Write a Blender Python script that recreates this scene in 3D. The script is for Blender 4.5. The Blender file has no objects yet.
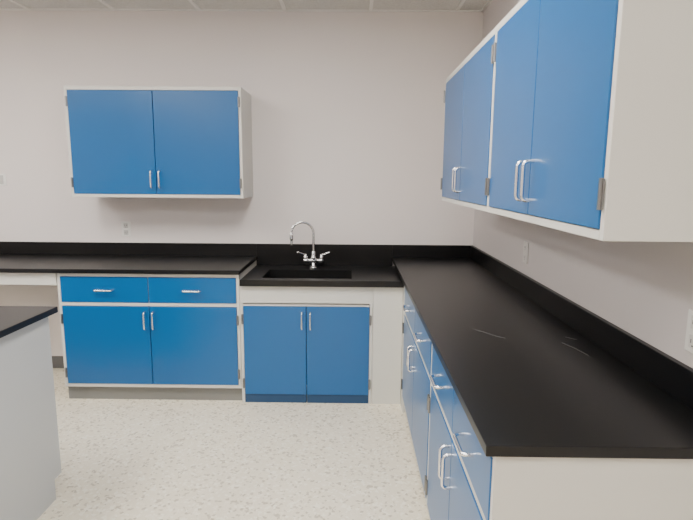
import bpy, math
from mathutils import Vector, Matrix
sc = bpy.context.scene

# ---------------- materials ----------------
def mat(name, col, rough=0.5, metal=0.0, noise=None, bump=None, spec=0.5, coat=0.0):
    m = bpy.data.materials.new(name); m.use_nodes = True
    nt = m.node_tree; b = nt.nodes['Principled BSDF']
    b.inputs['Base Color'].default_value = (*col, 1)
    b.inputs['Roughness'].default_value = rough
    b.inputs['Metallic'].default_value = metal
    b.inputs['Specular IOR Level'].default_value = spec
    if coat: b.inputs['Coat Weight'].default_value = coat
    tc = nt.nodes.new('ShaderNodeTexCoord')
    if noise:
        col2, scale = noise
        n = nt.nodes.new('ShaderNodeTexNoise'); n.inputs['Scale'].default_value = scale; n.inputs['Detail'].default_value = 5
        r = nt.nodes.new('ShaderNodeValToRGB')
        r.color_ramp.elements[0].position = .35; r.color_ramp.elements[0].color = (*col, 1)
        r.color_ramp.elements[1].position = .7; r.color_ramp.elements[1].color = (*col2, 1)
        nt.links.new(tc.outputs['Object'], n.inputs['Vector']); nt.links.new(n.outputs['Fac'], r.inputs['Fac'])
        nt.links.new(r.outputs['Color'], b.inputs['Base Color'])
    if bump:
        st, scale = bump
        n = nt.nodes.new('ShaderNodeTexNoise'); n.inputs['Scale'].default_value = scale; n.inputs['Detail'].default_value = 3
        bp = nt.nodes.new('ShaderNodeBump'); bp.inputs['Strength'].default_value = st; bp.inputs['Distance'].default_value = .002
        nt.links.new(tc.outputs['Object'], n.inputs['Vector']); nt.links.new(n.outputs['Fac'], bp.inputs['Height'])
        nt.links.new(bp.outputs['Normal'], b.inputs['Normal'])
    return m

M_BLUE = mat('blue_enamel', (0.006, 0.108, 0.315), .28, bump=(.06, 6))
M_BLUEK = mat('blue_enamel_dark', (0.008, 0.05, 0.13), .45)
M_WHITE = mat('white_enamel', (0.64, 0.635, 0.59), .4, bump=(.05, 8))
M_ISL = mat('grey_enamel', (0.50, 0.52, 0.53), .4, bump=(.05, 8))
M_KICK = mat('grey_kick', (0.20, 0.20, 0.19), .5)
M_IN = mat('cabinet_shadow_gap', (0.05, 0.05, 0.05), .8)
M_TOP = mat('black_epoxy_resin', (0.0055, 0.0055, 0.006), .34, spec=.38)
M_SPLASH = mat('black_epoxy_splash', (0.003, 0.003, 0.0035), .36, spec=.3)
M_SCR = mat('scuff_mark', (0.13, 0.13, 0.13), .6)
M_CHROME = mat('chrome', (0.80, 0.80, 0.81), .12, 1.0)
M_PULL = mat('satin_steel', (0.82, 0.82, 0.84), .25, 1.0)
M_HINGE = mat('hinge_steel', (0.25, 0.25, 0.25), .4, 1.0)
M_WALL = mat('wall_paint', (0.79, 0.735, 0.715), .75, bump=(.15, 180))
M_WALL_SHADED = mat('wall_paint_shaded', (0.62, 0.58, 0.572), .75, bump=(.15, 180))  # same wall paint, darkened in colour to stand in for right-wall shade
M_PLATE = mat('outlet_plastic', (0.80, 0.79, 0.76), .35)
M_RECEP = mat('outlet_face', (0.55, 0.54, 0.52), .35)
M_DARK = mat('dark_slot', (0.05, 0.05, 0.05), .6)
M_GRID = mat('ceiling_grid_paint', (0.80, 0.79, 0.77), .5)
M_TILE = mat('ceiling_tile', (0.70, 0.69, 0.67), .9, noise=((0.55, 0.54, 0.52), 120), bump=(.8, 150))
M_BASE = mat('vinyl_cove', (0.12, 0.12, 0.12), .5)
M_TRIMW = mat('fixture_white', (0.8, 0.8, 0.8), .5)

def emis(name, col, s):
    m = bpy.data.materials.new(name); m.use_nodes = True
    b = m.node_tree.nodes['Principled BSDF']
    b.inputs['Base Color'].default_value = (*col, 1)
    b.inputs['Emission Color'].default_value = (*col, 1); b.inputs['Emission Strength'].default_value = s
    return m
M_LIGHT = emis('light_diffuser', (1, .955, .90), 27.0)

def floor_mat():
    m = bpy.data.materials.new('vinyl_chip_floor'); m.use_nodes = True
    nt = m.node_tree; b = nt.nodes['Principled BSDF']; b.inputs['Roughness'].default_value = .42
    tc = nt.nodes.new('ShaderNodeTexCoord')
    v = nt.nodes.new('ShaderNodeTexVoronoi'); v.inputs['Scale'].default_value = 78
    wn = nt.nodes.new('ShaderNodeTexNoise'); wn.inputs['Scale'].default_value = 45; wn.inputs['Detail'].default_value = 3
    ad = nt.nodes.new('ShaderNodeMixRGB'); ad.blend_type = 'ADD'; ad.inputs['Fac'].default_value = .025
    nt.links.new(tc.outputs['Object'], wn.inputs['Vector'])
    nt.links.new(tc.outputs['Object'], ad.inputs[1]); nt.links.new(wn.outputs['Color'], ad.inputs[2])
    nt.links.new(ad.outputs[0], v.inputs['Vector'])
    sep = nt.nodes.new('ShaderNodeSeparateColor'); nt.links.new(v.outputs['Color'], sep.inputs[0])
    r = nt.nodes.new('ShaderNodeValToRGB'); r.color_ramp.interpolation = 'CONSTANT'
    e = r.color_ramp.elements
    e[0].position = 0; e[0].color = (0.55, 0.48, 0.35, 1)
    e[1].position = .06; e[1].color = (0.80, 0.73, 0.57, 1)
    for p, c in ((.55, (0.83, 0.76, 0.605)), (.80, (0.89, 0.84, 0.70)), (.95, (0.61, 0.54, 0.41))):
        x = e.new(p); x.color = (*c, 1)
    nt.links.new(sep.outputs[0], r.inputs['Fac'])
    nt.links.new(r.outputs['Color'], b.inputs['Base Color'])
    return m
M_FLOOR = floor_mat()

# ---------------- helpers ----------------
def link(o, parent=None):
    sc.collection.objects.link(o)
    if parent: o.parent = parent
    return o

def empty(name, loc=(0, 0, 0), rz=0):
    o = bpy.data.objects.new(name, None); o.location = loc; o.rotation_euler = (0, 0, rz); o.empty_display_size = .1
    return link(o)

def boxes(name, bl, parent=None, bevel=0.002, seg=2):
    vs, fs, mi, ms = [], [], [], []
    for x0, y0, z0, x1, y1, z1, m in bl:
        if m not in ms: ms.append(m)
        k = len(vs)
        vs += [(x0, y0, z0), (x1, y0, z0), (x1, y1, z0), (x0, y1, z0), (x0, y0, z1), (x1, y0, z1), (x1, y1, z1), (x0, y1, z1)]
        for f in ((0, 3, 2, 1), (4, 5, 6, 7), (0, 1, 5, 4), (1, 2, 6, 5), (2, 3, 7, 6), (3, 0, 4, 7)):
            fs.append(tuple(k + i for i in f)); mi.append(ms.index(m))
    me = bpy.data.meshes.new(name); me.from_pydata(vs, [], fs)
    for m in ms: me.materials.append(m)
    for p, i in zip(me.polygons, mi): p.material_index = i
    me.update()
    o = link(bpy.data.objects.new(name, me), parent)
    if bevel:
        bv = o.modifiers.new('bevel', 'BEVEL'); bv.width = bevel; bv.segments = seg; bv.limit_method = 'ANGLE'
    return o

def tube(name, pts, r, m, parent=None, cyc=False, res=6):
    cu = bpy.data.curves.new(name, 'CURVE'); cu.dimensions = '3D'; cu.bevel_depth = r; cu.bevel_resolution = res; cu.use_fill_caps = True
    s = cu.splines.new('POLY'); s.points.add(len(pts) - 1)
    for p, q in zip(s.points, pts): p.co = (*q, 1)
    s.use_cyclic_u = cyc; s.use_smooth = True
    cu.materials.append(m)
    return link(bpy.data.objects.new(name, cu), parent)

def lathe(name, prof, m, loc, parent=None, seg=32, axis='Z'):
    vs, fs = [], []
    for r, z in prof:
        for i in range(seg):
            a = 2 * math.pi * i / seg
            p = (r * math.cos(a), r * math.sin(a), z)
            if axis == 'X': p = (p[2], p[0], p[1])
            if axis == 'Y': p = (p[0], p[2], p[1])
            vs.append(p)
    n = len(prof)
    for j in range(n - 1):
        for i in range(seg):
            a, b_ = j * seg + i, j * seg + (i + 1) % seg
            fs.append((a, b_, b_ + seg, a + seg))
    fs.append(tuple(range(seg))[::-1]); fs.append(tuple((n - 1) * seg + i for i in range(seg)))
    me = bpy.data.meshes.new(name); me.from_pydata(vs, [], fs); me.materials.append(m)
    for p in me.polygons: p.use_smooth = len(p.vertices) == 4
    me.update()
    o = bpy.data.objects.new(name, me); o.location = loc
    return link(o, parent)

def pull(name, c, L, vertical, parent, out=.030, r=.0058):
    h = L / 2; rr = .014; pts = []
    def P(a, d): return (c[0] + (0 if vertical else a), c[1] - d, c[2] + (a if vertical else 0))
    pts.append(P(-h, -.001))
    for k in range(6):
        t = math.pi / 2 * k / 5
        pts.append(P(-h + rr - rr * math.cos(t), out - rr + rr * math.sin(t)))
    for k in range(6):
        t = math.pi / 2 * k / 5
        pts.append(P(h - rr + rr * math.sin(t), out - rr + rr * math.cos(t)))
    pts.append(P(h, -.001))
    tube(name, pts, r, M_PULL, parent)

def hinge(name, x, y, z, parent):
    boxes(name + '_leaf', [(x - .008, y - .0025, z - .032, x + .008, y + .001, z + .032, M_HINGE)], parent, .001)
    tube(name + '_knuckle', [(x, y - .004, z - .034), (x, y - .004, z + .034)], .005, M_HINGE, parent)

T = .019
def carcass(W, D, H, z0, mid=None, rail=.022, top=True):
    b = [(0, -D, z0, T, 0, H, M_WHITE), (W - T, -D, z0, W, 0, H, M_WHITE),
         (T, -D, H - .025, W - T, 0 if top else -D + .024, H, M_WHITE), (T, -D + (0 if rail else .03), z0, W - T, 0, z0 + .022, M_WHITE),
         (T, -.012, z0 + .022, W - T, 0, H - .025, M_WHITE),
         (T, -D + .024, z0 + .022, W - T, -D + .03, H - .025, M_IN)]
    if mid: b.append((T, -D, mid - .011, W - T, -D + .024, mid + .011, M_WHITE))
    return b

def door(name, x0, x1, z0, z1, D, parent, m=None):
    g = .0022
    return boxes(name, [(x0 + g, -D - .003, z0 + g, x1 - g, -D + .02, z1 - g, m or M_BLUE)], parent, .0022, 3)

def wall_cabinet(name, loc, rz, W, D, H):
    e = empty(name, loc, rz)
    boxes('carcass', carcass(W, D, H, 0), e, .0015)
    xm = W / 2
    door('door_1', T, xm, .022, H - .025, D, e); door('door_2', xm, W - T, .022, H - .025, D, e)
    y = -D - .003
    pull('pull_1', (xm - .028, y, .125), .115, True, e); pull('pull_2', (xm + .028, y, .125), .115, True, e)
    for i, (x, z) in enumerate(((T - .004, .10), (T - .004, H - .10), (W - T + .004, .10), (W - T + .004, H - .10))):
        hinge('hinge_%d' % (i + 1), x, y, z, e)
    return e

def base_cabinet(name, loc, rz, W, D, H, mid, sink=False, kick=.1):
    e = empty(name, loc, rz)
    b = carcass(W, D, H, kick, mid, rail=0 if sink else .022, top=not sink)
    xm = W / 2; top = H - .025
    if sink:
        b.append((T, -D + .004, 0, xm - .003, -D + .02, kick, M_BLUEK))
        b.append((xm + .003, -D + .004, 0, W - T, -D + .02, kick, M_BLUEK))
        b.append((0, -D, 0, T, 0, kick, M_WHITE)); b.append((W - T, -D, 0, W, 0, kick, M_WHITE))
    else:
        b.append((.0, -D + .03, 0, W, -D + .07, kick, M_KICK))
        b.append((0, -D + .07, 0, T, 0, kick, M_WHITE)); b.append((W - T, -D + .07, 0, W, 0, kick, M_WHITE))
    if sink: b.append((T, -D, mid, W - T, -D + .024, top, M_WHITE))
    else: b.append((xm - .002, -D + .004, mid, xm + .002, -D + .024, top, M_WHITE))
    boxes('carcass', b, e, .0015)
    y = -D - .003
    zb = kick + (-.04 if sink else .022)
    door('door_1', T, xm, zb, mid - .011, D, e); door('door_2', xm, W - T, zb, mid - .011, D, e)
    zp = mid - .011 - .095
    pull('pull_1', (xm - .028, y, zp), .115, True, e); pull('pull_2', (xm + .028, y, zp), .115, True, e)
    for i, (x, z) in enumerate(((T - .004, zb + .08), (T - .004, mid - .1), (W - T + .004, zb + .08), (W - T + .004, mid - .1))):
        hinge('hinge_%d' % (i + 1), x, y, z, e)
    if not sink:
        door('drawer_front_1', T, xm, mid + .011, top, D, e); door('drawer_front_2', xm, W - T, mid + .011, top, D, e)
        zd = (mid + .011 + top) / 2
        pull('drawer_pull_1', ((T + xm) / 2, y, zd), .115, False, e); pull('drawer_pull_2', ((W - T + xm) / 2, y, zd), .115, False, e)
    return e

# ---------------- dimensions ----------------
XR = 0.918
YB = 3.93
ZC = 2.68
XL = -4.2; YF = -3.2
CT = .914; TH = .028
YCF = 3.30
XCF = .308; XFP = .336
YE = 1.10
XS = -.728
ZS = .848
BS = .098
G = .001

# ---------------- room shell ----------------
boxes('floor', [(XL - .1, YF - .1, -.1, XR + .1, YB + .1, 0, M_FLOOR)], bevel=0)
boxes('wall_back', [(XL - .1, YB, 0, XR + .1, YB + .1, ZC, M_WALL)], bevel=0)
boxes('wall_right', [(XR, YF, 0, XR + .1, YB, ZC, M_WALL_SHADED)], bevel=0)
boxes('wall_left', [(XL - .1, YF, 0, XL, YB, ZC, M_WALL)], bevel=0)
boxes('wall_front', [(XL - .1, YF - .1, 0, XR + .1, YF, ZC, M_WALL)], bevel=0)
cb = [(XL - .1, YF - .1, ZC + .008, XR + .1, YB + .1, ZC + .1, M_TILE)]
gx = .118
xs = [gx + k * .61 for k in range(-7, 2)]
for x in xs:
    cb.append((x - .012, YF, ZC, x + .012, YB, ZC + .01, M_GRID))
ys = [YB - .30 - k * .61 for k in range(0, 12)]
for y in ys:
    if y > YF: cb.append((XL, y - .012, ZC - .0005, XR, y + .012, ZC + .0095, M_GRID))
cb += [(XL, YB - .022, ZC - .001, XR, YB, ZC + .01, M_GRID), (XR - .022, YF, ZC - .001, XR, YB, ZC + .01, M_GRID)]
boxes('ceiling', cb, bevel=0)
boxes('baseboard_left', [(XL, YF, 0, XL + .006, YB, .1, M_BASE)])
boxes('baseboard_back', [(XL, YB - .006, 0, -1.95, YB, .1, M_BASE)])

def troffer(x0, y0):
    e = empty('ceiling_light')
    x1, y1 = x0 + .61, y0 + 1.22
    boxes('frame', [(x0, y0, ZC - .006, x1, y0 + .04, ZC + .008, M_TRIMW), (x0, y1 - .04, ZC - .006, x1, y1, ZC + .008, M_TRIMW),
                    (x0, y0, ZC - .006, x0 + .04, y1, ZC + .008, M_TRIMW), (x1 - .04, y0, ZC - .006, x1, y1, ZC + .008, M_TRIMW)], e)
    boxes('diffuser', [(x0 + .04, y0 + .04, ZC - .003, x1 - .04, y1 - .04, ZC + .005, M_LIGHT)], e, 0)
for x, y in ((gx - .61, ys[4]), (gx - .61 * 4, ys[4]), (gx - .61 * 6, ys[4]), (gx - .61, ys[8]), (gx - .61 * 4, ys[8])):
    troffer(x, y)

# ---------------- cabinets ----------------
YD = 2.07
wall_cabinet('wall_cabinet', (-1.927, YB - G, 1.368), 0, 1.182, .36, .735)
wall_cabinet('wall_cabinet', (XR - G, 3.15, 1.380), -math.pi / 2, 3.15 - YD - .001, XR - .537, .70)
wall_cabinet('wall_cabinet', (XR - G, YD, 1.380), -math.pi / 2, YD - 1.110, XR - .537, .70)

base_cabinet('base_cabinet', (-1.935, YB - G, 0), 0, 1.198, YB - 3.33, CT - TH, .675)
base_cabinet('sink_base_cabinet', (-.735, YB - G, 0), 0, .875, YB - 3.33, ZS - .036, .685, sink=True)
boxes('filler_panel', [(.142, 3.33, .0, XFP, 3.352, ZS - .036, M_WHITE)], None, .0015)
base_cabinet('base_cabinet', (XR - G, 3.20, 0), -math.pi / 2, 3.20 - YD - .001, XR - XFP, CT - TH, .675)
base_cabinet('base_cabinet', (XR - G, YD, 0), -math.pi / 2, YD - 1.120, XR - XFP, CT - TH, .675)
boxes('corner_filler', [(XFP + .002, 3.202, .0, XFP + .022, 3.33, CT - TH, M_WHITE)], None, .0015)

boxes('knee_space_rail', [(-3.6, 3.33, CT - TH - .085, -1.94, 3.352, CT - TH, M_WHITE),
                          (-3.62, 3.33, 0, -3.6, YB - .01, CT - TH, M_WHITE)], None, .0015)

# ---------------- countertops ----------------
e = empty('countertop')
boxes('slab', [(-3.62, YCF, CT - TH, XS, YB, CT, M_TOP)], e, .003, 3)
boxes('backsplash', [(-3.62, YB - .02, CT, XS, YB, CT + BS, M_SPLASH)], e, .002)
e = empty('countertop')
boxes('slab', [(XCF, YE, CT - TH, XR, YB, CT, M_TOP)], e, .003, 3)
boxes('backsplash_back', [(XCF, YB - .02, CT, XR - .02, YB, CT + BS, M_SPLASH)], e, .002)
boxes('backsplash_side', [(XR - .02, YE, CT, XR, YB, CT + BS, M_SPLASH)], e, .002)
def scuff(n, pts): tube(n, [(x, y, CT + .0002) for x, y in pts], .0009, M_SCR, e, res=1)
scuff('scuff_1', [(.49, 2.02), (.52, 1.99), (.56, 1.93), (.585, 1.91)])
scuff('scuff_2', [(.78, 1.86), (.80, 1.80), (.815, 1.72)])
scuff('scuff_3', [(.82, 1.93), (.85, 1.90)])

# sink counter
e = empty('sink_countertop')
sx0, sx1, sy0, sy1 = -.60, .0, 3.40, 3.72
z0, z1 = ZS - .036, ZS
boxes('slab', [(XS, YCF, z0, XCF + .03, sy0, z1, M_TOP), (XS, sy1, z0, XCF + .03, YB, z1, M_TOP),
               (XS, sy0, z0, sx0, sy1, z1, M_TOP), (sx1, sy0, z0, XCF + .03, sy1, z1, M_TOP)], e, 0)
boxes('front_lip', [(XS, YCF - .003, z0, XCF + .03, YCF + .01, z1 + .006, M_TOP)], e, .002)
boxes('backsplash', [(XS, YB - .02, ZS, XCF, YB, CT + BS, M_SPLASH)], e, .002)
zb = ZS - .2
M_BASIN = mat('black_basin', (.003, .003, .003), .5, spec=.25)
boxes('sink_basin', [(sx0 - .012, sy0 - .012, zb, sx0 + .001, sy1 + .012, z1 - .004, M_BASIN), (sx1 - .001, sy0 - .012, zb, sx1 + .012, sy1 + .012, z1 - .004, M_BASIN),
                     (sx0, sy0 - .012, zb, sx1, sy0 + .001, z1 - .004, M_BASIN), (sx0, sy1 - .001, zb, sx1, sy1 + .012, z1 - .004, M_BASIN),
                     (sx0 - .012, sy0 - .012, zb - .012, sx1 + .012, sy1 + .012, zb, M_BASIN)], e, 0)
lathe('drain', [(.045, 0), (.045, .003), (.03, .004), (.028, .001)], M_CHROME, (-.3, 3.56, zb), e)

# faucet
fx, fy = -.285, 3.815
f = empty('gooseneck_faucet', (fx, fy, ZS))
lathe('base_flange', [(.03, 0), (.03, .006), (.02, .012), (.014, .02), (.014, .05)], M_CHROME, (0, 0, 0), f)
lathe('bridge_body', [(.012, -.075), (.017, -.07), (.017, -.045), (.013, -.04), (.013, -.025), (.02, -.02), (.02, .02), (.013, .025), (.013, .04), (.017, .045), (.017, .07), (.012, .075)], M_CHROME, (0, 0, .055), f, axis='X')
lathe('riser_collar', [(.02, .06), (.02, .08), (.014, .09), (.014, .12), (.010, .125)], M_CHROME, (0, 0, 0), f)
R = .082; zt = .258; dx, dy = -math.cos(.2), -math.sin(.2)
pts = [(0, 0, .08), (0, 0, zt)]
for k in range(1, 25):
    a = math.pi * 1.06 * k / 24
    d = R - R * math.cos(a)
    pts.append((dx * d, dy * d, zt + R * math.sin(a)))
tube('gooseneck', pts, .0095, M_CHROME, f)
px, py, pz = pts[-1]
lathe('serrated_nozzle', [(.006, -.075), (.009, -.07), (.007, -.06), (.010, -.05), (.008, -.04), (.012, -.03), (.014, -.02), (.014, .0), (.013, .018), (.009, .024)], M_CHROME, (px, py, pz), f)
for s in (-1, 1):
    n = 'left' if s < 0 else 'right'
    lathe('valve_' + n, [(.012, 0), (.015, .01), (.015, .03), (.010, .038), (.010, .048)], M_CHROME, (s * .06, 0, .055), f)
    tube('lever_' + n, [(s * .055, 0, .098), (s * .075, -.005, .102), (s * .115, -.02, .118)], .006, M_CHROME, f)
    lathe('lever_tip_' + n, [(.004, -.008), (.009, -.004), (.009, .004), (.004, .008)], M_CHROME, (s * .115, -.02, .118), f)

# ---------------- island ----------------
ix, iy = -1.36, 2.33
e = empty('island_bench')
boxes('end_panel', [(ix - .05, -.2, .1, ix - .03, iy - .03, CT - TH, M_ISL),
                    (ix - .05, -.2, 0, ix - .03, iy - .09, .1, M_ISL)], e, 0)
boxes('body', [(-2.9, -.18, .1, ix - .05, iy - .035, CT - TH, M_ISL), (-2.9, -.18, 0, ix - .05, iy - .095, .1, M_KICK)], e, .0015)
for k in range(4):
    x0 = -2.88 + k * .36
    boxes('rear_door_%d' % (k + 1), [(x0, iy - .036, .12, x0 + .355, iy - .016, CT - TH - .02, M_BLUE)], e, .002)
boxes('slab', [(-2.93, -.23, CT - TH, ix, iy, CT, M_TOP)], e, .003, 3)

# ---------------- outlets ----------------
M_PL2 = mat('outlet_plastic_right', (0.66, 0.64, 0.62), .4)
def outlet(loc, rz, plate, rc, w=.070, h=.114):
    o = empty('electrical_outlet', loc, rz)
    boxes('cover_plate', [(-w / 2, -.007, -h / 2, w / 2, 0, h / 2, plate)], o, .003, 3)
    for i, z in enumerate((-.026, .026)):
        boxes('receptacle_%d' % (i + 1), [(-.017, -.0085, z - .018, .017, -.005, z + .018, rc)], o, .002)
        boxes('slots_%d' % (i + 1), [(-.0085, -.0089, z - .004, -.006, -.008, z + .007, M_DARK), (.006, -.0089, z - .004, .0085, -.008, z + .007, M_DARK),
                                     (-.0025, -.0089, z - .013, .0025, -.008, z - .009, M_DARK)], o, 0)
outlet((-1.72, YB, 1.115), 0, M_PLATE, M_RECEP)
outlet((XR, 2.72, 1.13), -math.pi / 2, M_PL2, M_PL2)
outlet((XR, 1.345, 1.11), -math.pi / 2, M_PLATE, M_PL2)
o = empty('light_switch', (-2.64, YB, 1.48))
boxes('cover_plate', [(-.036, -.006, -.045, .036, 0, .045, M_PLATE)], o, .003)
boxes('rocker', [(-.016, -.010, -.032, .016, -.005, .032, M_RECEP)], o, .002)

# ---------------- light / world ----------------
w = bpy.data.worlds.new('world'); sc.world = w; w.use_nodes = True
w.node_tree.nodes['Background'].inputs[0].default_value = (.8, .85, .9, 1)
w.node_tree.nodes['Background'].inputs[1].default_value = .3

# ---------------- camera ----------------
cam = bpy.data.cameras.new('camera'); co = link(bpy.data.objects.new('camera', cam))
F = 520; cam.sensor_width = 36; cam.lens = 36 * F / 693; cam.clip_start = .02
pitch = math.radians(8.96); yaw = math.radians(.6); roll = math.radians(.4)
co.matrix_world = Matrix.Translation((0, 0, 1.51)) @ Matrix.Rotation(yaw, 4, 'Z') @ Matrix.Rotation(math.pi / 2 - pitch, 4, 'X') @ Matrix.Rotation(roll, 4, 'Z')
sc.camera = co
